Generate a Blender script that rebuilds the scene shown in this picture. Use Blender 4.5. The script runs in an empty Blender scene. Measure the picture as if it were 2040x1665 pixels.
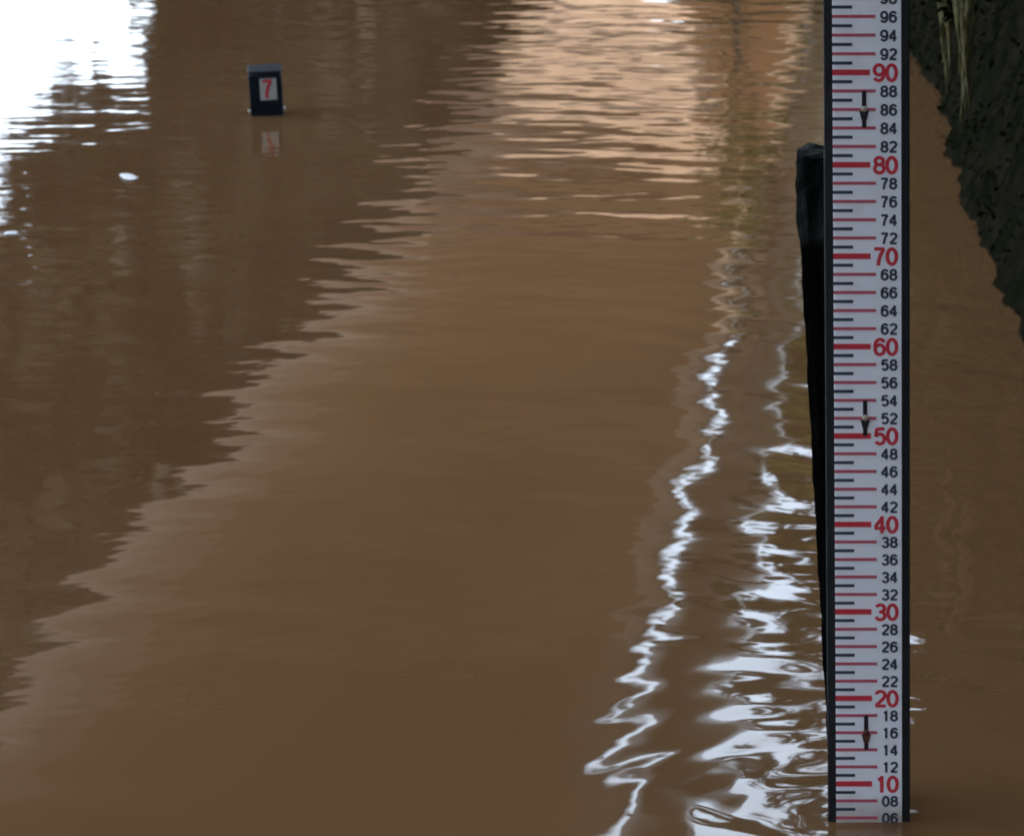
import bpy, bmesh, math, random
import numpy as np
from mathutils import Vector, Matrix

random.seed(7)
RNG = np.random.default_rng(11)
scene = bpy.context.scene
COL = scene.collection
R = math.radians

# ------------------------------------------------------------------ camera
CAM_H = 1.3344
PITCH = 0.22089
cam_d = bpy.data.cameras.new('camera')
cam_d.sensor_fit = 'HORIZONTAL'
cam_d.sensor_width = 36.0
cam_d.lens = 7200 / 2040 * 36.0
cam_d.shift_x = (1020 - 1830) / 2040
cam_d.clip_start = 0.05
cam_d.clip_end = 3000
cam = bpy.data.objects.new('camera', cam_d)
COL.objects.link(cam)
cam.location = (0, 0, CAM_H)
cam.rotation_euler = (math.pi / 2 - PITCH, 0, 0)
scene.camera = cam
cam_d.dof.use_dof = True
cam_d.dof.focus_distance = 4.0
cam_d.dof.aperture_fstop = 24.0
scene.cycles.filter_width = 1.9

# ------------------------------------------------------------------ sky, sun, exposure
SUN_EL, SUN_AZ = R(22), R(122)          # azimuth measured from +Y towards +X
world = bpy.data.worlds.new('World')
scene.world = world
world.use_nodes = True
wn = world.node_tree
sky = wn.nodes.new('ShaderNodeTexSky')
sky.sky_type = 'NISHITA'
sky.sun_disc = False
sky.sun_elevation = SUN_EL
sky.sun_rotation = SUN_AZ
sky.air_density = 1.0
sky.dust_density = 3.0
sky.ozone_density = 1.5
bg = wn.nodes['Background']
bg.inputs['Strength'].default_value = 0.15
# thin, even, bright cloud over the blue
wtc = wn.nodes.new('ShaderNodeTexCoord')
wno = wn.nodes.new('ShaderNodeTexNoise')
wno.inputs['Scale'].default_value = 2.6
wno.inputs['Detail'].default_value = 6
wn.links.new(wtc.outputs['Generated'], wno.inputs['Vector'])
wmr = wn.nodes.new('ShaderNodeMapRange')
wmr.inputs[1].default_value = 0.3
wmr.inputs[2].default_value = 0.6
wmr.inputs[3].default_value = 0.55
wmr.inputs[4].default_value = 0.85
wn.links.new(wno.outputs['Fac'], wmr.inputs[0])
wmx = wn.nodes.new('ShaderNodeMix')
wmx.data_type = 'RGBA'
wmx.inputs[7].default_value = (4.9, 5.6, 6.5, 1)
wn.links.new(wmr.outputs[0], wmx.inputs[0])
wn.links.new(sky.outputs[0], wmx.inputs[6])
wn.links.new(wmx.outputs[2], bg.inputs['Color'])

sun_d = bpy.data.lights.new('sun', 'SUN')
sun_d.energy = 2.6
sun_d.angle = R(2.0)
sun_d.color = (1.0, 0.92, 0.82)
sun = bpy.data.objects.new('sun', sun_d)
COL.objects.link(sun)
sdir = Vector((math.sin(SUN_AZ) * math.cos(SUN_EL), math.cos(SUN_AZ) * math.cos(SUN_EL), math.sin(SUN_EL)))
sun.rotation_euler = sdir.to_track_quat('Z', 'Y').to_euler()
sun.location = (8, -8, 12)

vs = scene.view_settings
vs.view_transform = 'Standard'
vs.look = 'None'
vs.gamma = 1.0
vs.use_curve_mapping = False
vs.exposure = 2.46

# ------------------------------------------------------------------ materials
def mat(name, col, rough=0.7, col2=None, scale=5.0, spec=0.5, bump=0.0, bscale=30.0, detail=5.0, stretch=(1, 1, 1), lo=0.35, hi=0.65):
    m = bpy.data.materials.new(name)
    m.use_nodes = True
    nt = m.node_tree
    p = nt.nodes['Principled BSDF']
    p.inputs['Roughness'].default_value = rough
    p.inputs['Specular IOR Level'].default_value = spec
    p.inputs['Base Color'].default_value = (*col, 1)
    tc = nt.nodes.new('ShaderNodeTexCoord')
    mp = nt.nodes.new('ShaderNodeMapping')
    mp.inputs['Scale'].default_value = stretch
    nt.links.new(tc.outputs['Object'], mp.inputs[0])
    if col2:
        n = nt.nodes.new('ShaderNodeTexNoise')
        n.inputs['Scale'].default_value = scale
        n.inputs['Detail'].default_value = detail
        r = nt.nodes.new('ShaderNodeValToRGB')
        r.color_ramp.elements[0].color = (*col, 1)
        r.color_ramp.elements[1].color = (*col2, 1)
        r.color_ramp.elements[0].position = lo
        r.color_ramp.elements[1].position = hi
        nt.links.new(mp.outputs[0], n.inputs['Vector'])
        nt.links.new(n.outputs['Fac'], r.inputs[0])
        nt.links.new(r.outputs[0], p.inputs['Base Color'])
    if bump:
        n2 = nt.nodes.new('ShaderNodeTexNoise')
        n2.inputs['Scale'].default_value = bscale
        n2.inputs['Detail'].default_value = 6
        b = nt.nodes.new('ShaderNodeBump')
        b.inputs['Strength'].default_value = bump
        b.inputs['Distance'].default_value = 0.02
        nt.links.new(mp.outputs[0], n2.inputs['Vector'])
        nt.links.new(n2.outputs['Fac'], b.inputs['Height'])
        nt.links.new(b.outputs[0], p.inputs['Normal'])
    return m

def leaf_mat(name, c1, c2, trans=0.35, spec=0.12):
    m = bpy.data.materials.new(name)
    m.use_nodes = True
    nt = m.node_tree
    p = nt.nodes['Principled BSDF']
    p.inputs['Roughness'].default_value = 0.6
    p.inputs['Specular IOR Level'].default_value = spec
    g = nt.nodes.new('ShaderNodeNewGeometry')
    r = nt.nodes.new('ShaderNodeValToRGB')
    r.color_ramp.elements[0].color = (*c1, 1)
    r.color_ramp.elements[1].color = (*c2, 1)
    nt.links.new(g.outputs['Random Per Island'], r.inputs[0])
    nt.links.new(r.outputs[0], p.inputs['Base Color'])
    t = nt.nodes.new('ShaderNodeBsdfTranslucent')
    nt.links.new(r.outputs[0], t.inputs[0])
    mx = nt.nodes.new('ShaderNodeMixShader')
    mx.inputs[0].default_value = trans
    nt.links.new(p.outputs[0], mx.inputs[1])
    nt.links.new(t.outputs[0], mx.inputs[2])
    nt.links.new(mx.outputs[0], nt.nodes['Material Output'].inputs[0])
    return m

M = {}
M['backing'] = mat('black_painted_board', (0.006, 0.007, 0.010), 0.55, (0.012, 0.012, 0.016), 14, 0.3, 0.15, 60)
M['face'] = mat('white_enamel', (0.72, 0.75, 0.83), 0.42, (0.79, 0.81, 0.88), 9, 0.4, lo=0.3, hi=0.7)
def foot_fade_stains(m):
    # painted brown fade imitating the view through muddy water, plus scattered stains
    nt = m.node_tree
    p = nt.nodes['Principled BSDF']
    base = p.inputs['Base Color'].links[0].from_socket
    tc = nt.nodes.new('ShaderNodeTexCoord')
    sp = nt.nodes.new('ShaderNodeSeparateXYZ')
    nt.links.new(tc.outputs['Object'], sp.inputs[0])
    n = nt.nodes.new('ShaderNodeTexNoise')
    n.inputs['Scale'].default_value = 45
    n.inputs['Detail'].default_value = 6
    nt.links.new(tc.outputs['Object'], n.inputs['Vector'])
    ad = nt.nodes.new('ShaderNodeMath'); ad.operation = 'MULTIPLY_ADD'
    ad.inputs[1].default_value = -0.03
    nt.links.new(n.outputs['Fac'], ad.inputs[0])
    nt.links.new(sp.outputs['Z'], ad.inputs[2])
    mr = nt.nodes.new('ShaderNodeMapRange')
    mr.inputs[1].default_value = 0.022; mr.inputs[2].default_value = -0.014
    mr.inputs[3].default_value = 0.0; mr.inputs[4].default_value = 0.8
    nt.links.new(ad.outputs[0], mr.inputs[0])
    n2 = nt.nodes.new('ShaderNodeTexNoise')
    n2.inputs['Scale'].default_value = 26; n2.inputs['Detail'].default_value = 8
    nt.links.new(tc.outputs['Object'], n2.inputs['Vector'])
    m2 = nt.nodes.new('ShaderNodeMapRange')
    m2.inputs[1].default_value = 0.58; m2.inputs[2].default_value = 0.8
    m2.inputs[4].default_value = 0.28
    nt.links.new(n2.outputs['Fac'], m2.inputs[0])
    mxm = nt.nodes.new('ShaderNodeMath'); mxm.operation = 'MAXIMUM'
    nt.links.new(mr.outputs[0], mxm.inputs[0]); nt.links.new(m2.outputs[0], mxm.inputs[1])
    mx = nt.nodes.new('ShaderNodeMix'); mx.data_type = 'RGBA'
    mx.inputs[7].default_value = (0.34, 0.25, 0.18, 1)
    nt.links.new(mxm.outputs[0], mx.inputs[0])
    nt.links.new(base, mx.inputs[6])
    nt.links.new(mx.outputs[2], p.inputs['Base Color'])
foot_fade_stains(M['face'])
M['ink_dark'] = mat('dark_blue_ink', (0.018, 0.032, 0.055), 0.5, (0.035, 0.05, 0.075), 40, 0.3)
M['ink_red'] = mat('red_ink', (0.50, 0.018, 0.035), 0.5, (0.56, 0.045, 0.065), 40, 0.3)
M['ink_pink'] = mat('faded_red_ink', (0.42, 0.06, 0.105), 0.5, (0.48, 0.10, 0.15), 40, 0.3)
M['screw'] = mat('brass_screw', (0.55, 0.50, 0.38), 0.35, (0.32, 0.28, 0.2), 90, 0.6)
M['screw_rust'] = mat('rusty_screw', (0.05, 0.018, 0.014), 0.7, (0.09, 0.03, 0.02), 90, 0.3)
M['label'] = mat('label_white', (0.36, 0.38, 0.37), 0.6, (0.44, 0.45, 0.43), 40, 0.3)
M['navy'] = mat('navy_painted_steel', (0.004, 0.009, 0.016), 0.6, (0.008, 0.014, 0.022), 25, 0.12, 0.1, 90)
M['glint_blob'] = mat('glint_blob', (0.80, 0.82, 0.84), 0.5, (0.7, 0.72, 0.74), 200, 0.5, 0.3, 300)
M['bark'] = mat('dark_bark', (0.030, 0.022, 0.015), 0.9, (0.06, 0.045, 0.03), 6, 0.2, 0.6, 18, stretch=(1, 1, 0.25))
M['pale_bark'] = mat('pale_bark', (0.36, 0.34, 0.31), 0.85, (0.22, 0.20, 0.18), 5, 0.2, 0.5, 18, stretch=(1, 1, 0.4))
M['root'] = mat('pale_root', (0.15, 0.135, 0.062), 0.9, (0.045, 0.040, 0.018), 38, 0.2, 0.8, 120, stretch=(1, 1, 0.35))
M['concrete'] = mat('warm_concrete', (0.60, 0.48, 0.37), 0.9, (0.70, 0.58, 0.46), 0.7, 0.2, 0.25, 10)
M['pierconc'] = mat('buff_concrete', (0.48, 0.35, 0.26), 0.9, (0.34, 0.25, 0.185), 1.3, 0.2, 0.25, 10)
M['pipe'] = mat('olive_painted_pipe', (0.050, 0.042, 0.020), 0.28, (0.030, 0.024, 0.013), 3, 0.5, stretch=(1, 0.3, 1))
M['steel'] = mat('galvanised_steel', (0.30, 0.31, 0.33), 0.45, (0.22, 0.23, 0.25), 8, 0.5)
M['leaf_dark'] = leaf_mat('leaf_dark', (0.020, 0.030, 0.010), (0.055, 0.065, 0.018), 0.25)
M['leaf_deep'] = leaf_mat('leaf_deep', (0.008, 0.008, 0.005), (0.017, 0.014, 0.009), 0.05)
M['leaf_olive'] = leaf_mat('leaf_olive', (0.045, 0.050, 0.010), (0.12, 0.11, 0.025), 0.35)
M['moss'] = leaf_mat('moss_leaf', (0.007, 0.008, 0.004), (0.014, 0.015, 0.007), 0.08, 0.0)

# timber: rough grey-green top, black where it has been under water
def timber_mat():
    m = mat('old_timber', (0.005, 0.007, 0.007), 0.85, (0.034, 0.040, 0.036), 34, 0.03, 0.9, 40, stretch=(1, 1, 0.18))
    nt = m.node_tree
    p = nt.nodes['Principled BSDF']
    base = p.inputs['Base Color'].links[0].from_socket
    tc = nt.nodes.new('ShaderNodeTexCoord')
    sp = nt.nodes.new('ShaderNodeSeparateXYZ')
    nt.links.new(tc.outputs['Object'], sp.inputs[0])
    mr = nt.nodes.new('ShaderNodeMapRange')
    mr.inputs[1].default_value = 0.645
    mr.inputs[2].default_value = 0.66
    nt.links.new(sp.outputs['Z'], mr.inputs[0])
    mx = nt.nodes.new('ShaderNodeMix')
    mx.data_type = 'RGBA'
    mx.inputs[6].default_value = (0.0030, 0.0030, 0.0035, 1)
    nt.links.new(mr.outputs[0], mx.inputs[0])
    nt.links.new(base, mx.inputs[7])
    nt.links.new(mx.outputs[2], p.inputs['Base Color'])
    return m
M['timber'] = timber_mat()

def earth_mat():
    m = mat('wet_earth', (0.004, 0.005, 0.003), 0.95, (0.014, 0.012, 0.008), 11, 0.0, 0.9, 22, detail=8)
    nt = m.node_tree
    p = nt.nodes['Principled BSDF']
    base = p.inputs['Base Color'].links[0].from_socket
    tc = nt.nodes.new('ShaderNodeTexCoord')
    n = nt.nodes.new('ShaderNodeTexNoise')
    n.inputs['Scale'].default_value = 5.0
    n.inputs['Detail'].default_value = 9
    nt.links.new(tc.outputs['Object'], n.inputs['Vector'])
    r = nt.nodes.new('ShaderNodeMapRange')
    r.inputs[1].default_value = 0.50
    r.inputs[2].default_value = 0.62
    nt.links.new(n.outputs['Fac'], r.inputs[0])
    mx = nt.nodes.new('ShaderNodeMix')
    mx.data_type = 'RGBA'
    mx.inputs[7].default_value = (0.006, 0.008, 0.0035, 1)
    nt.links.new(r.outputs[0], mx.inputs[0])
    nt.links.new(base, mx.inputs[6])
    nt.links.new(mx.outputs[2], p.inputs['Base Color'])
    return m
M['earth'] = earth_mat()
M['hill'] = mat('grassy_ground', (0.020, 0.024, 0.010), 0.9, (0.06, 0.055, 0.025), 0.4, 0.2, 0.6, 3)
M['tan_earth'] = mat('tan_earth', (0.36, 0.25, 0.15), 0.9, (0.24, 0.17, 0.10), 0.8, 0.2, 0.6, 4)

def water_mat():
    m = bpy.data.materials.new('muddy_water')
    m.use_nodes = True
    nt = m.node_tree
    p = nt.nodes['Principled BSDF']
    p.inputs['IOR'].default_value = 1.333
    p.inputs['Roughness'].default_value = 0.03
    tc = nt.nodes.new('ShaderNodeTexCoord')
    mp = nt.nodes.new('ShaderNodeMapping')
    mp.inputs['Scale'].default_value = (1.0, 0.35, 1.0)
    nt.links.new(tc.outputs['Object'], mp.inputs[0])
    n = nt.nodes.new('ShaderNodeTexNoise')
    n.inputs['Scale'].default_value = 1.1
    n.inputs['Detail'].default_value = 4
    n.inputs['Distortion'].default_value = 0.8
    nt.links.new(mp.outputs[0], n.inputs['Vector'])
    r = nt.nodes.new('ShaderNodeValToRGB')
    r.color_ramp.elements[0].position = 0.3
    r.color_ramp.elements[1].position = 0.7
    r.color_ramp.elements[0].color = (0.124, 0.064, 0.027, 1)
    r.color_ramp.elements[1].color = (0.142, 0.076, 0.033, 1)
    nt.links.new(n.outputs['Fac'], r.inputs[0])
    nt.links.new(r.outputs[0], p.inputs['Base Color'])
    # very fine capillary texture
    n2 = nt.nodes.new('ShaderNodeTexNoise')
    n2.inputs['Scale'].default_value = 9.0
    n2.inputs['Detail'].default_value = 2
    b = nt.nodes.new('ShaderNodeBump')
    b.inputs['Strength'].default_value = 0.05
    b.inputs['Distance'].default_value = 0.01
    nt.links.new(tc.outputs['Object'], n2.inputs['Vector'])
    nt.links.new(n2.outputs['Fac'], b.inputs['Height'])
    nt.links.new(b.outputs[0], p.inputs['Normal'])
    return m
M['water'] = water_mat()

# ------------------------------------------------------------------ mesh helpers
def link(o, parent=None):
    COL.objects.link(o)
    if parent is not None:
        o.parent = parent
    return o

def tag(o, label=None, cat=None, group=None, kind=None):
    if label: o['label'] = label
    if cat: o['category'] = cat
    if group: o['group'] = group
    if kind: o['kind'] = kind
    return o

def empty(name, loc=(0, 0, 0), rot=(0, 0, 0)):
    o = bpy.data.objects.new(name, None)
    o.location = loc
    o.rotation_euler = rot
    o.empty_display_size = 0.1
    return link(o)

def bm_obj(name, bm, m, parent=None, smooth=False):
    me = bpy.data.meshes.new(name)
    bm.normal_update()
    bm.to_mesh(me)
    bm.free()
    if smooth:
        for p in me.polygons: p.use_smooth = True
    me.materials.append(m)
    return link(bpy.data.objects.new(name, me), parent)

def box_bm(x0, x1, y0, y1, z0, z1, bev=0.0, seg=2, bm=None):
    b = bmesh.new()
    v = [b.verts.new(p) for p in ((x0, y0, z0), (x1, y0, z0), (x1, y1, z0), (x0, y1, z0), (x0, y0, z1), (x1, y0, z1), (x1, y1, z1), (x0, y1, z1))]
    for f in ((3, 2, 1, 0), (4, 5, 6, 7), (0, 1, 5, 4), (1, 2, 6, 5), (2, 3, 7, 6), (3, 0, 4, 7)):
        b.faces.new([v[i] for i in f])
    if bev:
        bmesh.ops.bevel(b, geom=list(b.edges), offset=bev, segments=seg, affect='EDGES', profile=0.5)
    if bm is not None:
        me = bpy.data.meshes.new('tmp')
        b.to_mesh(me); b.free()
        bm.from_mesh(me)
        bpy.data.meshes.remove(me)
        return bm
    return b

def arr_mesh(name, verts, faces, m, parent=None, smooth=False):
    """verts (n,3), faces (k,4) numpy"""
    me = bpy.data.meshes.new(name)
    me.vertices.add(len(verts))
    me.vertices.foreach_set('co', np.ascontiguousarray(verts, dtype=np.float32).ravel())
    k, n = faces.shape
    me.loops.add(k * n)
    me.loops.foreach_set('vertex_index', np.ascontiguousarray(faces, dtype=np.int32).ravel())
    me.polygons.add(k)
    me.polygons.foreach_set('loop_start', np.arange(0, k * n, n, dtype=np.int32))
    me.polygons.foreach_set('loop_total', np.full(k, n, dtype=np.int32))
    me.polygons.foreach_set('use_smooth', np.full(k, smooth))
    me.update(calc_edges=True)
    me.validate()
    me.materials.append(m)
    return link(bpy.data.objects.new(name, me), parent)

def tube(pts, radii, seg=7, cap=True, wob=0.0, rng=random):
    bm = bmesh.new()
    pts = [Vector(p) for p in pts]
    rings = []
    for i, p in enumerate(pts):
        d = (pts[min(i + 1, len(pts) - 1)] - pts[max(i - 1, 0)]).normalized()
        a = d.orthogonal().normalized() if abs(d.z) < 0.9 else Vector((1, 0, 0)).cross(d).normalized()
        b = d.cross(a)
        ring = []
        for k in range(seg):
            t = 2 * math.pi * k / seg
            r = radii[i] * (1 + rng.uniform(-wob, wob))
            ring.append(bm.verts.new(p + (a * math.cos(t) + b * math.sin(t)) * r))
        rings.append(ring)
    for i in range(len(rings) - 1):
        for k in range(seg):
            bm.faces.new((rings[i][k], rings[i][(k + 1) % seg], rings[i + 1][(k + 1) % seg], rings[i + 1][k]))
    if cap:
        bm.faces.new(rings[0][::-1])
        bm.faces.new(rings[-1])
    return bm

def join_bm(a, b):
    me = bpy.data.meshes.new('tmp')
    b.to_mesh(me); b.free()
    a.from_mesh(me)
    bpy.data.meshes.remove(me)
    return a

# smooth value noise, numpy
def vnoise(x, y, seed):
    rs = np.random.default_rng(seed)
    t = rs.random((256, 256))
    xi = np.floor(x).astype(int); yi = np.floor(y).astype(int)
    fx = x - xi; fy = y - yi
    fx = fx * fx * (3 - 2 * fx); fy = fy * fy * (3 - 2 * fy)
    g = lambda i, j: t[i % 256, j % 256]
    return (g(xi, yi) * (1 - fx) + g(xi + 1, yi) * fx) * (1 - fy) + (g(xi, yi + 1) * (1 - fx) + g(xi + 1, yi + 1) * fx) * fy

def fbm(x, y, seed, o=4):
    s = 0; a = 0.5
    for i in range(o):
        s = s + a * vnoise(x * 2 ** i, y * 2 ** i, seed + i); a *= 0.5
    return s

def sstep(a, b, x):
    t = np.clip((x - a) / (b - a), 0, 1)
    return t * t * (3 - 2 * t)

# ------------------------------------------------------------------ water
STAFF_X, STAFF_Y = -0.0555, 3.870

def build_water():
    xf = np.arange(-3.3, 0.7, 0.0105)
    yf = [3.0]
    while yf[-1] < 14.0:
        yf.append(yf[-1] + 0.0042 * (yf[-1] / 3.6) ** 1.2)
    yf = np.array(yf)
    def outer(lo, hi, first):
        out = []; d = first; p = 0.0
        while True:
            p += d; d *= 1.35
            out.append(p)
            if p > 700: break
        o = np.array(out)
        return lo - o[::-1], hi + o
    a, b = outer(xf[0], xf[-1], 0.02)
    xs = np.concatenate([a, xf, b])
    a, b = outer(yf[0], yf[-1], 0.02)
    ys = np.concatenate([a, yf, b])
    X, Y = np.meshgrid(xs, ys)
    Z = np.zeros_like(X)
    rs = np.random.default_rng(5)
    # warp so that the crests wander
    wx = X + 0.10 * (fbm(X * 1.3, Y * 1.3, 31, 3) - 0.45)
    wy = Y + 0.16 * (fbm(X * 1.1 + 9, Y * 1.1, 37, 3) - 0.45)
    def band(n, l0, l1, slope, ang0, spread):
        z = np.zeros_like(X)
        for i in range(n):
            lam = l0 * (l1 / l0) ** rs.random()
            th = ang0 + rs.normal() * spread
            k = 2 * math.pi / lam
            a = slope / k * math.sqrt(2.0 / n)
            z += a * np.sin(k * (math.cos(th) * wx + math.sin(th) * wy) + rs.random() * 6.28)
        return z
    dist = Y
    calm = fbm(X * 0.7, Y * 0.35, 51, 3)                       # patchiness of the breeze
    patch = sstep(0.30, 0.62, calm)
    right = sstep(-0.75, -0.25, X) * (1 - sstep(6.5, 8.5, Y))   # disturbed water by the gauge
    right2 = sstep(-0.36, -0.10, X + 0.12 * (fbm(X * 3, Y * 1.5, 55, 2) - 0.4)) * (1 - sstep(5.2, 7.0, Y))
    far = sstep(5.4, 9.0, Y)
    mid = np.exp(-((X + 1.25 + 0.0 * Y) / 0.9) ** 2) * far
    leftcalm = 1 - sstep(-0.2, -2.0, X + 0.15 * (Y - 9)) * far
    # long gentle swell, everywhere
    Z += band(14, 0.45, 1.3, 1.0, 1.45, 0.5) * (0.0016 + 0.0016 * leftcalm)
    # middle ripples; in the disturbed water they run slantwise and stay coherent
    Z += band(26, 0.13, 0.34, 1.0, 1.25, 0.5) * (0.0012 + 0.0016 * leftcalm + 0.0012 * far * patch + 0.0045 * mid)
    Z += band(12, 0.13, 0.25, 1.0, 0.80, 0.22) * 0.0110 * right
    # short ripples with crests across the view
    Z += band(30, 0.06, 0.15, 1.0, 1.45, 0.38) * (0.0008 + 0.0016 * far * patch + 0.0062 * mid)
    Z += band(22, 0.065, 0.17, 1.0, 1.0, 0.7) * 0.0105 * right2
    # rings shed by the gauge and its post
    for (cx, cy, lam, sl, dec, seed) in ((STAFF_X - 0.03, STAFF_Y, 0.060, 0.038, 0.18, 3), (STAFF_X - 0.04, STAFF_Y + 0.12, 0.100, 0.028, 0.30, 8), (-1.9, 9.63, 0.07, 0.02, 0.12, 4)):
        rr = np.hypot(wx - cx, wy - cy) + 0.02 * (fbm(X * 6, Y * 6, seed, 2) - 0.4)
        k = 2 * math.pi / lam
        Z += sl / k * np.sin(k * rr) * np.exp(-rr / dec) * (0.35 + 1.3 * fbm(X * 4, Y * 4, seed + 60, 2))
    # water climbs a little on the wetted faces
    inside = sstep(-3.3, -3.0, X) * (1 - sstep(0.5, 0.7, X)) * sstep(3.0, 3.15, Y) * (1 - sstep(12.5, 14.0, Y))
    Z *= inside
    nx, ny = len(xs), len(ys)
    idx = np.arange(nx * ny).reshape(ny, nx)
    f = np.stack([idx[:-1, :-1], idx[:-1, 1:], idx[1:, 1:], idx[1:, :-1]], -1).reshape(-1, 4)
    o = arr_mesh('river_water', np.stack([X, Y, Z], -1).reshape(-1, 3), f, M['water'], smooth=True)
    tag(o, 'muddy brown river water with ripples and reflections', kind='structure')
    return o
build_water()

# ------------------------------------------------------------------ banks
def bank_line(y):
    """X of the waterline of the bank on the right"""
    return np.interp(y, [-30, -3, 0, 3, 5, 6.73, 8.5, 10.5, 11.5, 12.5, 14, 16, 20, 40, 60],
                        [-6.0, 0.2, 0.55, 0.42, 0.29, 0.200, 0.107, 0.02, -0.10, -0.24, -0.22, 0.8, 4.5, 14.0, 20.0])

def build_right_bank():
    ys = np.concatenate([np.linspace(-30, 3, 30), np.linspace(3.2, 14, 620), np.linspace(14.4, 60, 40)])
    us = np.concatenate([np.linspace(-0.25, 0.5, 120), np.linspace(0.52, 1.2, 30), np.linspace(1.3, 40, 24)])
    U, Y = np.meshgrid(us, ys)
    base = bank_line(Y)
    prof = np.interp(us, [-0.25, -0.05, 0.0, 0.06, 0.16, 0.34, 0.7, 1.2, 3, 40], [-0.6, -0.12, 0.0, 0.14, 0.42, 0.85, 1.35, 1.75, 2.2, 3.0])
    hill = np.interp(us, [1.2, 2.5, 8, 14, 40], [0, 1.9, 8.6, 13.5, 17.0])  # unseen rise added to keep the sun off the near water
    Zp = np.broadcast_to(prof, U.shape).copy()
    Zp = Zp + hill[None, :] * (1 - sstep(9.0, 17.0, Y))
    n1 = fbm(Y * 1.6, Zp * 2.0 + 5, 71, 5) - 0.48
    n2 = fbm(Y * 6.0, Zp * 7.0, 77, 4) - 0.48
    near = 1 - sstep(1.0, 3.0, U)
    n3 = fbm(Y * 21.0, Zp * 17.0, 79, 3) - 0.44
    X = base + U + near * (0.06 * n1 + 0.06 * n2 + 0.035 * n3)
    Z = Zp + 0.35 * n2 * sstep(0, 0.5, Zp) * near + 0.5 * (fbm(X * 0.3, Y * 0.3, 78, 3) - 0.45) * (1 - near)
    ny, nx = U.shape
    idx = np.arange(nx * ny).reshape(ny, nx)
    f = np.stack([idx[:-1, :-1], idx[:-1, 1:], idx[1:, 1:], idx[1:, :-1]], -1).reshape(-1, 4)
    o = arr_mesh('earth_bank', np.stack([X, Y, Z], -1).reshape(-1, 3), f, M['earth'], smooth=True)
    tag(o, kind='structure')
    # moss, liverworts and leaf litter clinging to the face
    me = o.data
    rng = np.random.default_rng(15)
    P = np.stack([X, Y, Z], -1)
    m0 = (P[..., 2] > 0.02) & (P[..., 2] < 1.9) & (Y > 4.5) & (Y < 14) & (U < 1.0)
    pts = P[m0]
    dens = fbm(pts[:, 1] * 2.2, pts[:, 2] * 3.0, 301, 3)
    pts = pts[dens + 0.12 * rng.random(len(pts)) > 0.45]
    pts = pts[rng.choice(len(pts), min(16000, len(pts)), replace=False)]
    n = len(pts)
    pts = pts + rng.normal(size=(n, 3)) * 0.012 - np.array([0.008, 0, 0])
    u = rng.normal(size=(n, 3)); u[:, 2] -= 0.9; u[:, 0] -= 0.4; u /= np.linalg.norm(u, axis=1)[:, None]
    v = np.cross(u, rng.normal(size=(n, 3))); v /= np.linalg.norm(v, axis=1)[:, None]
    sz = (0.004 + 0.013 * rng.random(n) ** 3)[:, None]
    V = np.stack([pts - u * sz, pts + v * sz * 0.5, pts + u * sz, pts - v * sz * 0.5], 1).reshape(-1, 3)
    g = arr_mesh('bank_moss', V, np.arange(4 * n).reshape(n, 4), M['moss'])
    tag(g, 'dark green moss and small leaves clinging to the wet earth bank', 'moss', kind='stuff')
build_right_bank()

def terrain(name, xs, ys, hfun, m):
    X, Y = np.meshgrid(xs, ys)
    Z = hfun(X, Y)
    ny, nx = X.shape
    idx = np.arange(nx * ny).reshape(ny, nx)
    f = np.stack([idx[:-1, :-1], idx[:-1, 1:], idx[1:, 1:], idx[1:, :-1]], -1).reshape(-1, 4)
    o = arr_mesh(name, np.stack([X, Y, Z], -1).reshape(-1, 3), f, m, smooth=True)
    return tag(o, kind='structure')

FAR_Y = 52.0
terrain('far_bank', np.linspace(-90, 90, 120), np.linspace(FAR_Y - 3, FAR_Y + 220, 60),
        lambda X, Y: -0.8 + 2.6 * sstep(FAR_Y - 3, FAR_Y + 3, Y + 3 * (fbm(X * .12, Y * 0, 90, 3) - .45)) + 1.0 * sstep(FAR_Y, FAR_Y + 60, Y) + 0.6 * (fbm(X * .3, Y * .3, 92, 4) - .45), M['hill'])

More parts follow.
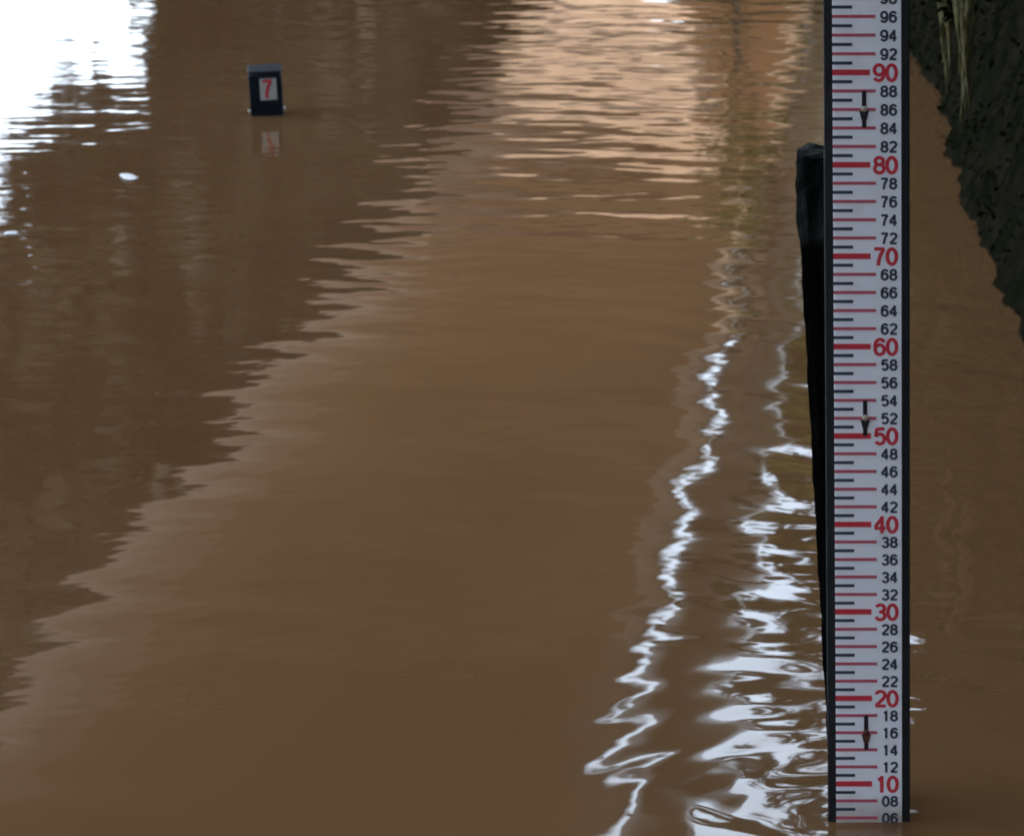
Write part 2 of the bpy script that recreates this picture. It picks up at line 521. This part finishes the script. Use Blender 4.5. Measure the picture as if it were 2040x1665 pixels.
# ------------------------------------------------------------------ bridge
BX0, BX1, SOF = -5.28, -1.50, 4.0
def build_bridge():
    t = empty('footbridge', (0, 31, 0))
    tag(t, 'pale concrete footbridge whose underside is mirrored as the tan band in the water', 'bridge')
    oy = -31
    sec = [(BX0, SOF + 0.78), (BX0 + 0.2, SOF + 0.60), (BX0 + 0.45, SOF + 0.42), (BX0 + 0.75, SOF + 0.255), (BX0 + 1.1, SOF + 0.125), (BX0 + 1.5, SOF + 0.045), (BX0 + 1.9, SOF + 0.01), (BX0 + 2.3, SOF),
           (BX1 - 0.12, SOF), (BX1, SOF + 0.085), (BX1, SOF + 0.17), (BX0 + 1.2, SOF + 0.78), (BX0, SOF + 0.90)]  # left soffit curved upward so it catches more sky light
    bm = bmesh.new()
    rows = [[bm.verts.new((x, y + oy, z)) for x, z in sec] for y in (-9, 8, 24, 40, 56)]
    n = len(sec)
    for a, c in zip(rows[:-1], rows[1:]):
        for i in range(n):
            bm.faces.new((a[i], a[(i + 1) % n], c[(i + 1) % n], c[i]))
    bm.faces.new(rows[0]); bm.faces.new(rows[-1][::-1])
    bmesh.ops.recalc_face_normals(bm, faces=bm.faces)
    bm_obj('deck', bm, M['concrete'], t)
    bm_obj('edge_cover', box_bm(BX1 + 0.003, BX1 + 0.03, -9 + oy, 56 + oy, SOF + 0.08, SOF + 0.18, 0.004), M['pipe'], t)  # dark strip added to hide the sunlit deck edge
    post = None
    for s, x, zb in ((0, BX0 + 0.5, SOF + 0.84), (1, BX1 - 0.5, SOF + 0.31)):
        for i in range(0, 27):
            y = -8.5 + 2.4 * i + oy
            if post is None:
                post = bm_obj('railing_post', box_bm(-0.03, 0.03, -0.03, 0.03, 0, 1.0, 0.006), M['steel'], t)
                o = post
            else:
                o = link(post.copy(), t)
            o.location = (x, y, zb)
        for z in (0.35, 0.68, 1.02):
            rb = box_bm(x - 0.022, x + 0.022, -8.9 + oy, 55.9 + oy, zb + z - 0.022, zb + z + 0.022, 0.008)
            bm_obj('rail', rb, M['steel'], t)
    # hammerhead pier, added as a sunlit tan surface for the water to mirror
    prof = [(BX0 + 1.6, SOF + 0.10), (BX1 - 0.15, SOF + 0.004), (BX1 - 0.15, SOF - 0.3), (BX1 - 0.55, SOF - 1.2), (BX1 - 1.1, SOF - 2.3), (BX1 - 1.15, -1.5), (BX0 + 2.1, -1.5), (BX0 + 2.0, SOF - 2.2), (BX0 + 0.75, SOF - 0.20), (BX0 + 0.75, SOF + 0.36)]
    for y in (33.0,):
        bm = bmesh.new()
        f = [bm.verts.new((x, y + oy, z)) for x, z in prof]
        g = [bm.verts.new((x, y + 1.1 + oy, z)) for x, z in prof]
        bm.faces.new(f); bm.faces.new(g[::-1])
        n = len(prof)
        for i in range(n):
            bm.faces.new((f[i], g[i], g[(i + 1) % n], f[(i + 1) % n]))
        bmesh.ops.recalc_face_normals(bm, faces=bm.faces)
        bmesh.ops.bevel(bm, geom=list(bm.edges), offset=0.04, segments=2, affect='EDGES')
        bm_obj('pier', bm, M['pierconc'], t)
build_bridge()

# water main carried along the side of the bridge
def build_pipe():
    PX, PZ, PR = -1.03, 3.44, 0.19
    t = empty('water_pipe', (PX, 31, PZ))
    tag(t, 'dark olive steel water pipe slung along the side of the footbridge', 'pipe')
    bm_obj('pipe', tube([(0, y, 0) for y in range(-40, 26, 5)], [PR] * 14, 20), M['pipe'], t, True)
    col = None; hang = None
    for i in range(11):
        y = -38 + 6 * i
        if col is None:
            col = bm_obj('flange', tube([(0, -0.06, 0), (0, 0.06, 0)], [PR + 0.05] * 2, 20), M['pipe'], t)
            b = box_bm(-0.56, 0.02, -0.02, 0.02, 0.60, 0.64, 0.004)
            box_bm(-0.02, 0.02, -0.02, 0.02, PR - 0.02, 0.61, 0.003, 2, b)
            hang = bm_obj('hanger', b, M['pipe'], t)
            a, h = col, hang
        else:
            a = link(col.copy(), t); h = link(hang.copy(), t)
        a.location = (0, y, 0); h.location = (0, y + 1.2, 0)
build_pipe()

# ------------------------------------------------------------------ trees
def leaves(blobs, n, size, rng, droop=0.0):
    """leaf quads spread through ellipsoids: blobs = (cx,cy,cz, rx,ry,rz)"""
    b = np.array(blobs, float)
    vol = np.prod(b[:, 3:], 1) ** (2 / 3)
    pick = rng.choice(len(b), n, p=vol / vol.sum())
    d = rng.normal(size=(n, 3)); d /= np.linalg.norm(d, axis=1)[:, None]
    rad = rng.random(n) ** 0.45
    c = b[pick, :3] + d * rad[:, None] * b[pick, 3:] * (1 + 0.12 * rng.normal(size=(n, 1)))
    u = rng.normal(size=(n, 3)); u[:, 2] -= droop; u /= np.linalg.norm(u, axis=1)[:, None]
    w = rng.normal(size=(n, 3)); v = np.cross(u, w); v /= np.linalg.norm(v, axis=1)[:, None]
    s = size * (0.6 + 0.8 * rng.random(n))[:, None]
    fold = np.cross(u, v) * s * 0.12
    p0 = c - u * s * 0.5
    p1 = c + v * s * 0.26 + fold
    p2 = c + u * s * 0.5
    p3 = c - v * s * 0.26 + fold
    V = np.stack([p0, p1, p2, p3], 1).reshape(-1, 3)
    F = np.arange(4 * n).reshape(n, 4)
    return V, F

def tree(label, base, blobs, n, size, m, trunk_r=0.2, bark='bark', group=None, seed=1, cat='tree', name='tree', limbs=True):
    rng = np.random.default_rng(seed)
    rr = random.Random(seed)
    t = empty(name, base)
    tag(t, label, cat, group)
    B = Vector(base)
    V, F = leaves(blobs, n, size, rng)
    arr_mesh('crown', V - np.array(base), F, M[m], t)
    cen = sum((Vector(b[:3]) for b in blobs), Vector()) / len(blobs) - B
    def path(a, b, k, wob):
        pts = []
        for i in range(k + 1):
            f = i / k
            p = a.lerp(b, f)
            p += Vector((rr.uniform(-wob, wob), rr.uniform(-wob, wob), 0)) * (1 if 0 < i < k else 0)
            pts.append(p)
        return pts
    fork = cen * 0.72
    fork.x = cen.x * 0.45; fork.y = cen.y * 0.45
    k = 7
    tb = tube(path(Vector((0, 0, -0.3)), fork, k, trunk_r * 0.5), [trunk_r * (1.25 - 0.6 * i / k) for i in range(k + 1)], 9)
    bm_obj('trunk', tb, M[bark], t, True)
    if limbs:
        bl = sorted(blobs, key=lambda q: -q[3] * q[5])[:7]
        for q in bl:
            e = Vector(q[:3]) - B
            lb = tube(path(fork * rr.uniform(0.7, 0.98), e, 5, 0.15), [trunk_r * (0.5 - 0.4 * i / 5) for i in range(6)], 6)
            bm_obj('limb', lb, M[bark], t, True)
    return t

def blobset(c, r, n, br, rng, flat=1.0):
    out = []
    for i in range(n):
        d = rng.normal(size=3); d /= np.linalg.norm(d)
        p = np.array(c) + d * np.array(r) * rng.random() ** 0.4
        s = br * (0.7 + 0.6 * rng.random())
        out.append((*p, s, s, s * flat))
    return out
rg = np.random.default_rng(21)
FT = 'trees seen only mirrored in the river'

# left of the bridge, far bank: dark wall of foliage with an open gap low on the left
LT = ('leftmost of its row', 'second from the left', 'arching over the low sky gap', 'right of the low sky gap', 'close to the footbridge', 'tall one behind the row', 'tallest behind the footbridge')
for i, (x, y, zc, rx, rz, br, n, bx) in enumerate(((-21.5, 54, 13.0, 4.5, 5.6, 1.7, 16000, -22), (-15.5, 53, 12.6, 4.2, 5.0, 1.7, 20000, -17.5), (-11.8, 55, 11.6, 3.0, 5.4, 1.6, 18000, -9.6), (-9.5, 54.5, 5.6, 1.6, 6.0, 1.2, 30000, -9.3), (-6.6, 54, 7.0, 2.6, 7.0, 1.6, 18000, -6.6), (-14, 60, 19, 6.5, 5.5, 2.0, 14000, -16.5), (-9.6, 61, 15, 2.3, 9.0, 1.6, 20000, -8))):
    bl = blobset((x, y, zc), (rx, 2.5, rz), 30, br, rg)
    if i == 3: bl += [(-10.5 + 0.22 * math.sin(k * 2.3), 54.2, 1.8 + 0.62 * k, 0.85, 0.9, 0.8) for k in range(9)]
    tree('dense dark tree left of the footbridge, %s' % LT[i], (bx, y, 1.6), bl, n, 0.78, 'leaf_deep', 0.3, group=FT, seed=40 + i)

# right of the bridge, far bank: olive trees under open sky
for i, (x, y, zc, rx, rz, n) in enumerate(((-3.0, 57, 7.5, 1.3, 5.0, 26000), (-0.7, 56, 7.6, 1.6, 5.2, 28000), (3.6, 56, 5.5, 2.2, 4.6, 8000), (8, 57, 6.0, 3.0, 5.0, 8000))):
    bl = blobset((x, y, zc), (rx, 1.8, rz), 16, 1.3, rg)
    tree('olive green tree on the far bank, %s' % ('nearest the footbridge', 'second from the footbridge', 'third from the footbridge', 'farthest from the footbridge')[i], (x, y, 1.0), bl, n, 0.5, 'leaf_olive', 0.25, group=FT, seed=60 + i)

bl = blobset((-1.5, 30.2, 3.2), (0.42, 0.7, 0.50), 12, 0.20, rg)  # foliage added to break the hard edge of the mirrored tan
tree('sparse olive bush added to soften the mirrored tan edge by the bridge pier', (-1.5, 30.2, -0.3), bl, 420, 0.13, 'leaf_olive', 0.05, seed=75, cat='bush', name='added_bush')
bl = blobset((-0.52, 14.5, 3.35), (0.20, 0.5, 0.95), 9, 0.20, rg) + blobset((0.3, 13.5, 4.6), (0.5, 0.6, 0.4), 6, 0.4, rg)  # unseen sprays added to break up the white mirrored sky
tree('thin drooping tree added to break up the mirrored sky over the water beyond the staff gauge', (0.5, 13.6, 0.9), bl, 1300, 0.15, 'leaf_dark', 0.07, seed=76)

# right bank; crowns over gauge and camera spread to cut sky light
for i, (bx, by, bz, c, r, nb, br, n) in enumerate((
        (1.2, 12.0, 1.0, (0.62, 12.6, 3.5), (0.62, 1.8, 3.0), 60, 0.50, 22000),
        (2.6, 6.0, 4.0, (2.2, 6.5, 5.6), (1.6, 3.0, 1.5), 34, 1.0, 15000),
        (2.2, 1.0, 2.8, (0.6, 1.0, 8.4), (4.5, 4.0, 1.6), 36, 1.3, 18000),
        (1.0, -6.5, 4.0, (-1.0, -6.0, 8.5), (5.5, 3.5, 2.0), 36, 1.5, 16000),
        (5.0, 15.0, 1.6, (5.2, 15.5, 4.6), (2.4, 3.0, 2.6), 24, 1.1, 9000))):
    bl = blobset(c, r, nb, br, rg)
    if i == 0: bl += blobset((0.20, 13.2, 1.5), (0.24, 0.9, 1.0), 26, 0.30, rg)
    tree('broad dark tree on the earth bank, %s' % ('just beyond the hanging roots', 'overhanging the staff gauge, lowered to shade the water', 'beside the camera', 'behind the camera', 'farthest along the bank')[i], (bx, by, bz), bl, n, 0.26, 'leaf_dark', 0.24, group='trees on the earth bank', seed=80 + i)

# near bank behind the camera, its unseen trees added to cut sky light
terrain('near_bank', np.linspace(-90, -1.5, 70), np.linspace(-80, -2.0, 50),
        lambda X, Y: -0.8 + 2.6 * sstep(2.5, -2.5, Y + 5 + 0.12 * (X + 5) + 3 * (fbm(X * .12, Y * 0, 190, 3) - .45)) + 7.0 * sstep(-8, -45, Y) + 0.6 * (fbm(X * .3, Y * .3, 192, 4) - .45), M['hill'])
for i, (x, y, zc, rx, rz, n) in enumerate(((-7.5, -10, 9.0, 2.6, 4.5, 9000), (-12.5, -8, 8.5, 3.0, 5.0, 9000), (-18, -7, 8.5, 3.2, 5.0, 9000))):
    bl = blobset((x, y, zc), (rx, 2.6, rz), 26, 1.6, rg)
    tree('unseen tree added to cut sky light on the near bank left of the footbridge, %s' % ('closest to it', 'second along', 'third along')[i], (x, y, 1.6), bl, n, 0.5, 'leaf_dark', 0.3, group='unseen trees added on the near bank', seed=120 + i)

# ------------------------------------------------------------------ staff gauge
def arc(cx, cy, rx, ry, a0, a1, n=14):
    return [(cx + rx * math.cos(R(a0 + (a1 - a0) * i / n)), cy + ry * math.sin(R(a0 + (a1 - a0) * i / n))) for i in range(n + 1)]
# strokes of grotesque numerals in a 0.56 x 1 box (centre lines)
A, Bq = 0.235, 0.44
DIG = {
    '0': [arc(0, 0, A, Bq - .01, 90, 450, 28)],
    '1': [[(0.05, -0.5), (0.05, 0.5)], [(0.05, 0.40), (-0.02, 0.33), (-0.15, 0.27)]],
    '2': [arc(0, 0.20, A, 0.235, 165, -35, 16) + [(-0.05, -0.20), (-0.19, -0.34), (-0.235, -0.43)], [(-0.27, -0.43), (0.27, -0.43)]],
    '3': [arc(0, 0.225, A - .02, 0.205, 160, -80, 16), arc(0, -0.205, A, 0.235, 88, -165, 18), [(-0.07, 0.02), (0.05, 0.02)]],
    '4': [[(0.10, -0.5), (0.10, 0.5)], [(0.13, 0.45), (-0.27, -0.14)], [(-0.30, -0.20), (0.29, -0.20)]],
    '5': [[(0.24, 0.43), (-0.16, 0.43)], [(-0.15, 0.46), (-0.22, -0.03)], arc(0, -0.15, A, 0.28, 150, -150, 18)],
    '6': [arc(0, -0.155, A, 0.275, 90, 450, 22), arc(0.02, 0.10, A + .015, 0.33, 32, 180, 12) + [(-0.235, -0.12)]],
    '7': [[(-0.27, 0.43), (0.26, 0.43)], [(0.23, 0.41), (0.06, 0.12), (-0.03, -0.2), (-0.07, -0.5)]],
    '8': [arc(0, 0.225, A - .03, 0.20, 90, 450, 22), arc(0, -0.195, A, 0.235, 90, 450, 22)],
}
DIG['9'] = [[(-x, -y) for x, y in st] for st in DIG['6']]

def font_mesh(ch, height, weight):
    """flat numeral built from stroked centre lines; weight = half stroke width"""
    bm = bmesh.new()
    lay = 0
    for st in DIG[ch]:
        closed = abs(st[0][0] - st[-1][0]) + abs(st[0][1] - st[-1][1]) < 1e-6
        pts = [Vector((p[0], 0, p[1])) for p in (st[:-1] if closed else st)]
        n = len(pts)
        L, Rr = [], []
        for i, p in enumerate(pts):
            a = pts[(i - 1) % n] if closed else pts[max(i - 1, 0)]
            b = pts[(i + 1) % n] if closed else pts[min(i + 1, n - 1)]
            d = (b - a).normalized()
            q = Vector((-d.z, 0, d.x)) * weight
            off = Vector((0, -0.004 * lay, 0))
            L.append(bm.verts.new((p + q + off) * height)); Rr.append(bm.verts.new((p - q + off) * height))
        for i in range(n if closed else n - 1):
            k = (i + 1) % n
            bm.faces.new((L[i], Rr[i], Rr[k], L[k]))
        lay += 1
    bmesh.ops.recalc_face_normals(bm, faces=bm.faces)
    me = bpy.data.meshes.new('numeral')
    bm.to_mesh(me); bm.free()
    return me, 0.56 * height

def build_gauge():
    FW = 0.0738
    ZERO = -0.054
    fl = -FW / 2
    t = empty('staff_gauge', (STAFF_X, STAFF_Y, 0), (0, 0, 0))
    tag(t, 'tall white water level staff gauge on black board, standing in the river', 'staff gauge')
    bm_obj('backing_board', box_bm(-FW / 2 - 0.0098, FW / 2 + 0.0090, 0.0, 0.022, ZERO - 0.4, 1.0, 0.0015), M['backing'], t)
    bm_obj('face_plate', box_bm(-FW / 2, FW / 2, -0.0035, -0.0005, ZERO - 0.1, 1.02, 0.0006, 1), M['face'], t)
    yo = -0.0036
    def strip(x0, x1, th):
        b = bmesh.new()
        q = [(x0, 0, -th / 2), (x1, 0, -th / 2), (x1, 0, th / 2), (x0, 0, th / 2)]
        q2 = [(x, -0.0004, z) for x, _, z in q]
        a = [b.verts.new(p) for p in q]; c = [b.verts.new(p) for p in q2]
        b.faces.new(c)
        for i in range(4):
            b.faces.new((a[i], a[(i + 1) % 4], c[(i + 1) % 4], c[i]))
        me = bpy.data.meshes.new('graduation_mark')
        b.normal_update(); b.to_mesh(me); b.free()
        return me
    short = strip(fl, fl + 0.0213, 0.0034); short.materials.append(M['ink_dark'])
    long_ = strip(fl, fl + 0.0462, 0.0034); long_.materials.append(M['ink_pink'])
    thick = strip(fl, fl + 0.0402, 0.0062); thick.materials.append(M['ink_red'])
    for k in range(0, 101):
        me = thick if k % 10 == 0 else (long_ if k % 2 == 0 else short)
        o = link(bpy.data.objects.new('graduation_mark', me), t)
        o.location = (0, yo, ZERO + k / 100)
    digits = {}
    for d in '0123456789':
        a, wa = font_mesh(d, 0.0124, 0.104); a.name = 'numeral'; a.materials.append(M['ink_dark'])
        b, wb = font_mesh(d, 0.0196, 0.096); b.name = 'numeral'; b.materials.append(M['ink_red'])
        digits[d] = (a, b)
    for k in range(0, 101, 2):
        big = k % 10 == 0
        s = '%02d' % (k % 100)
        if big: xs = (fl + 0.0500, fl + 0.0634)
        else: xs = (fl + 0.0556, fl + 0.0650)
        for ch, x in zip(s, xs):
            o = link(bpy.data.objects.new('numeral', digits[ch][1 if big else 0]), t)
            o.location = (x, yo - 0.0004, ZERO + k / 100 - (0.0004 if big else 0.0005))
            o.scale = (1.08, 1, 1)
    for a, b, mm in ((84, 88, 'screw'), (50, 54, 'screw'), (14, 18, 'screw_rust')):
        x = fl + 0.0338
        z0, z1 = ZERO + a / 100, ZERO + b / 100
        sl = bm_obj('mounting_slot', box_bm(x - 0.0024, x + 0.0024, -0.0044, -0.0036, z0, z1, 0.0002, 1), M['backing'], t)
        zc = (z0 + z1) / 2
        # countersunk screw: dome head and tapering dark collar
        bm = bmesh.new()
        bmesh.ops.create_uvsphere(bm, u_segments=14, v_segments=8, radius=0.0034)
        for v in bm.verts: v.co.y *= 0.55
        o = bm_obj('screw', bm, M[mm], t, True)
        o.location = (x, -0.0045, zc + 0.0005)
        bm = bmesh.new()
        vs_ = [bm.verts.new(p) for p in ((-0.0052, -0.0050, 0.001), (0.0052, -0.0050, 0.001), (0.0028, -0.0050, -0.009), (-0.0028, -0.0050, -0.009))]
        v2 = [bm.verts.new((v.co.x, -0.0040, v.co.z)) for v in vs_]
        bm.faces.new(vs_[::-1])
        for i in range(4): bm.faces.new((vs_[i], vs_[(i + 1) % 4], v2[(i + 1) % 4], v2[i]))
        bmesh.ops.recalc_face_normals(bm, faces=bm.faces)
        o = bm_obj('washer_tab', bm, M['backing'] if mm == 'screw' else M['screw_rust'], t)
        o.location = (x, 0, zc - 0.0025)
build_gauge()

# ------------------------------------------------------------------ leaning timber post behind the gauge
def build_post():
    bm = bmesh.new()
    dp, nz = 0.075, 90
    rr = random.Random(4)
    outline = [(i / 8, -0.5) for i in range(9)] + [(1, -0.5 + i / 4) for i in range(1, 5)] + [(1 - i / 8, 0.5) for i in range(1, 9)] + [(0, 0.5 - i / 4) for i in range(1, 4)]
    jit = [rr.uniform(-.004, .004) for _ in outline]
    secs = []
    xr = -0.042
    for k in range(nz + 1):
        z = -0.35 + k / nz * (0.754 + 0.35)
        xl = np.interp(z, [-0.35, 0.02, 0.650, 0.662, 0.765], [-0.082, -0.1005, -0.1300, -0.1330, -0.1348])
        ring = []
        for j, (f, y) in enumerate(outline):
            top = z > 0.655
            a = 0.0009 if top else 0.0005
            n = a * math.sin(z * 61 + j * 1.7) + a * math.sin(z * 173 + j * 2.9) + rr.uniform(-a, a) * 0.6
            zz = z
            if k == nz:
                zz += 0.007 * math.sin(j * 2.1) + rr.uniform(-.007, .007) - (0.006 if f < 0.2 else 0)
            x = xl + (xr - xl) * f
            ring.append(bm.verts.new((x + (n if f in (0, 1) else n * 0.5) - STAFF_X, y * dp + jit[j] + n - (0.003 if top and y < 0 else 0), zz)))
        secs.append(ring)
    m = len(outline)
    for k in range(nz):
        for j in range(m):
            bm.faces.new((secs[k][j], secs[k][(j + 1) % m], secs[k + 1][(j + 1) % m], secs[k + 1][j]))
    c = bm.verts.new(((-0.1348 + xr) / 2 - STAFF_X, 0, 0.749))
    for j in range(m):
        bm.faces.new((secs[-1][j], secs[-1][(j + 1) % m], c))
    o = bm_obj('timber_post', bm, M['timber'])
    o.location = (STAFF_X, STAFF_Y + 0.085, 0)
    tag(o, 'tapering black timber post with weathered broken top behind the staff gauge', 'post')
build_post()

# ------------------------------------------------------------------ numbered marker post out in the river
def build_marker():
    t = empty('marker_post', (-1.748, 9.64, 0), (0, R(-1.6), R(9)))
    tag(t, 'short navy blue marker post with a red number seven, half drowned in the river', 'marker post')
    W = 0.0435
    b = box_bm(-W, W, 0, 0.10, -0.5, 0.108, 0.003)
    for v in b.verts:
        if v.co.z > 0.09: v.co.z += v.co.y * 0.05
    bm_obj('post_body', b, M['navy'], t)
    cap = box_bm(-W - 0.002, W + 0.002, -0.002, 0.104, 0.1145, 0.1195, 0.002, 1)
    for v in cap.verts: v.co.z += v.co.y * 0.07
    bm_obj('cap', cap, M['navy'], t)
    lx, lz = 0.008, 0.071
    lb = bm_obj('label_plate', box_bm(lx - 0.022, lx + 0.022, -0.0022, -0.0003, lz - 0.029, lz + 0.029, 0.0007, 1), M['label'], t)
    me, w = font_mesh('7', 0.048, 0.085)
    me.materials.append(M['ink_red'])
    o = link(bpy.data.objects.new('numeral', me), lb)
    o.location = (lx - 0.003, -0.0028, lz + 0.002)
build_marker()

# ------------------------------------------------------------------ sky glints on the water, modelled as white flecks
def px_ground(px, py):
    s, c = math.sin(PITCH), math.cos(PITCH)
    v = (py - 832.5) / 7200; u = (px - 1830) / 7200
    k = CAM_H / (v * c + s)
    return (u * k, (c - v * s) * k)

def fleck(px, py, w, l, label, seed):  # solid white blob standing in for a glint of sky
    rr = random.Random(seed)
    x, y = px_ground(px, py)
    bm = bmesh.new()
    bmesh.ops.create_icosphere(bm, subdivisions=3, radius=1.0)
    for v in bm.verts:
        n = 1 + 0.18 * math.sin(v.co.x * 3.1 + seed) + 0.12 * math.sin(v.co.y * 5.3 + seed * 2)
        v.co = Vector((v.co.x * w / 2 * n, v.co.y * l / 2 * n, v.co.z * 0.0016 + 0.001))
    o = bm_obj('glint_fleck', bm, M['glint_blob'], None, True)
    o.location = (x, y, 0.002)
    o.rotation_euler = (0, 0, R(rr.uniform(-8, 25)))
    tag(o, label, 'glint_blob', 'modelled sky glints on the river')
fleck(258, 355, 0.043, 0.10, 'larger white modelled sky glint left of the navy marker post', 2)
fleck(22, 467, 0.026, 0.05, 'small white modelled sky glint at the far left edge', 5)
fleck(497, 223, 0.008, 0.028, 'tiny white modelled sky glint at the left foot of the navy marker post', 7)
fleck(567, 217, 0.006, 0.03, 'tiny grey-white modelled sky glint at the right foot of the navy marker post', 9)

# ------------------------------------------------------------------ hanging roots and bank plants
def hanging_root(px, ytop, ybot, D, width, label, seed, strands=7):
    """a bundle of pale strands hanging in front of the bank, built at distance D"""
    rr = random.Random(seed)
    s, c = math.sin(PITCH), math.cos(PITCH)
    def at(px_, py_):
        v = (py_ - 832.5) / 7200; u = (px_ - 1830) / 7200
        k = D / (c - v * s)
        return Vector((u * k, D, CAM_H - (v * c + s) * k))
    top, bot = at(px, ytop), at(px + rr.uniform(5, 14), ybot)
    bm = bmesh.new()
    L = (top - bot).length
    for k in range(strands):
        a = top + Vector((rr.uniform(-1, 1) * width * 0.5, rr.uniform(-0.03, 0.03), 0.0))
        e = bot + Vector((rr.uniform(-1, 1) * width * 0.30, rr.uniform(-0.03, 0.03), rr.uniform(0, 0.35) * L))
        pts = []; rad = []
        n = 11
        for i in range(n + 1):
            f = i / n
            p = a.lerp(e, f) + Vector((math.sin(f * 7 + k * 2.1) * width * 0.16 + rr.uniform(-1, 1) * width * 0.05, rr.uniform(-.008, .008), 0))
            pts.append(p)
            rad.append(width * rr.uniform(0.12, 0.24) * (1 - 0.75 * f ** 2.5))
        join_bm(bm, tube(pts, rad, 6, True, 0.18, rr))
    o = bm_obj('hanging_root', bm, M['root'], None, True)
    me = o.data
    me.transform(Matrix.Translation(-top))
    o.location = top
    tag(o, label, 'root', 'roots hanging down the earth bank')
hanging_root(1879, -160, 205, 7.2, 0.030, 'thin pale root hanging down the dark bank, the one nearer the staff gauge', 3, 11)
hanging_root(1914, -160, 248, 6.9, 0.040, 'thick pale yellowish root bundle hanging down the dark bank, right of the thin one', 8, 18)

def bank_plant(px, py, D, r, n, size, label, seed, drop=0.5):
    s, c = math.sin(PITCH), math.cos(PITCH)
    v = (py - 832.5) / 7200; u = (px - 1830) / 7200
    k = D / (c - v * s)
    base = (u * k, D, CAM_H - (v * c + s) * k)
    rng = np.random.default_rng(seed)
    V, F = leaves([(base[0], base[1], base[2], r, r, r * 1.4)], n, size, rng, drop)
    o = arr_mesh('bank_plant', V - np.array(base), F, M['moss'])
    o.location = base
    tag(o, label, 'plant', 'small plants on the earth bank')
bank_plant(1903, 5, 7.0, 0.035, 110, 0.024, 'small green leafy plant between the tops of the hanging roots', 5)
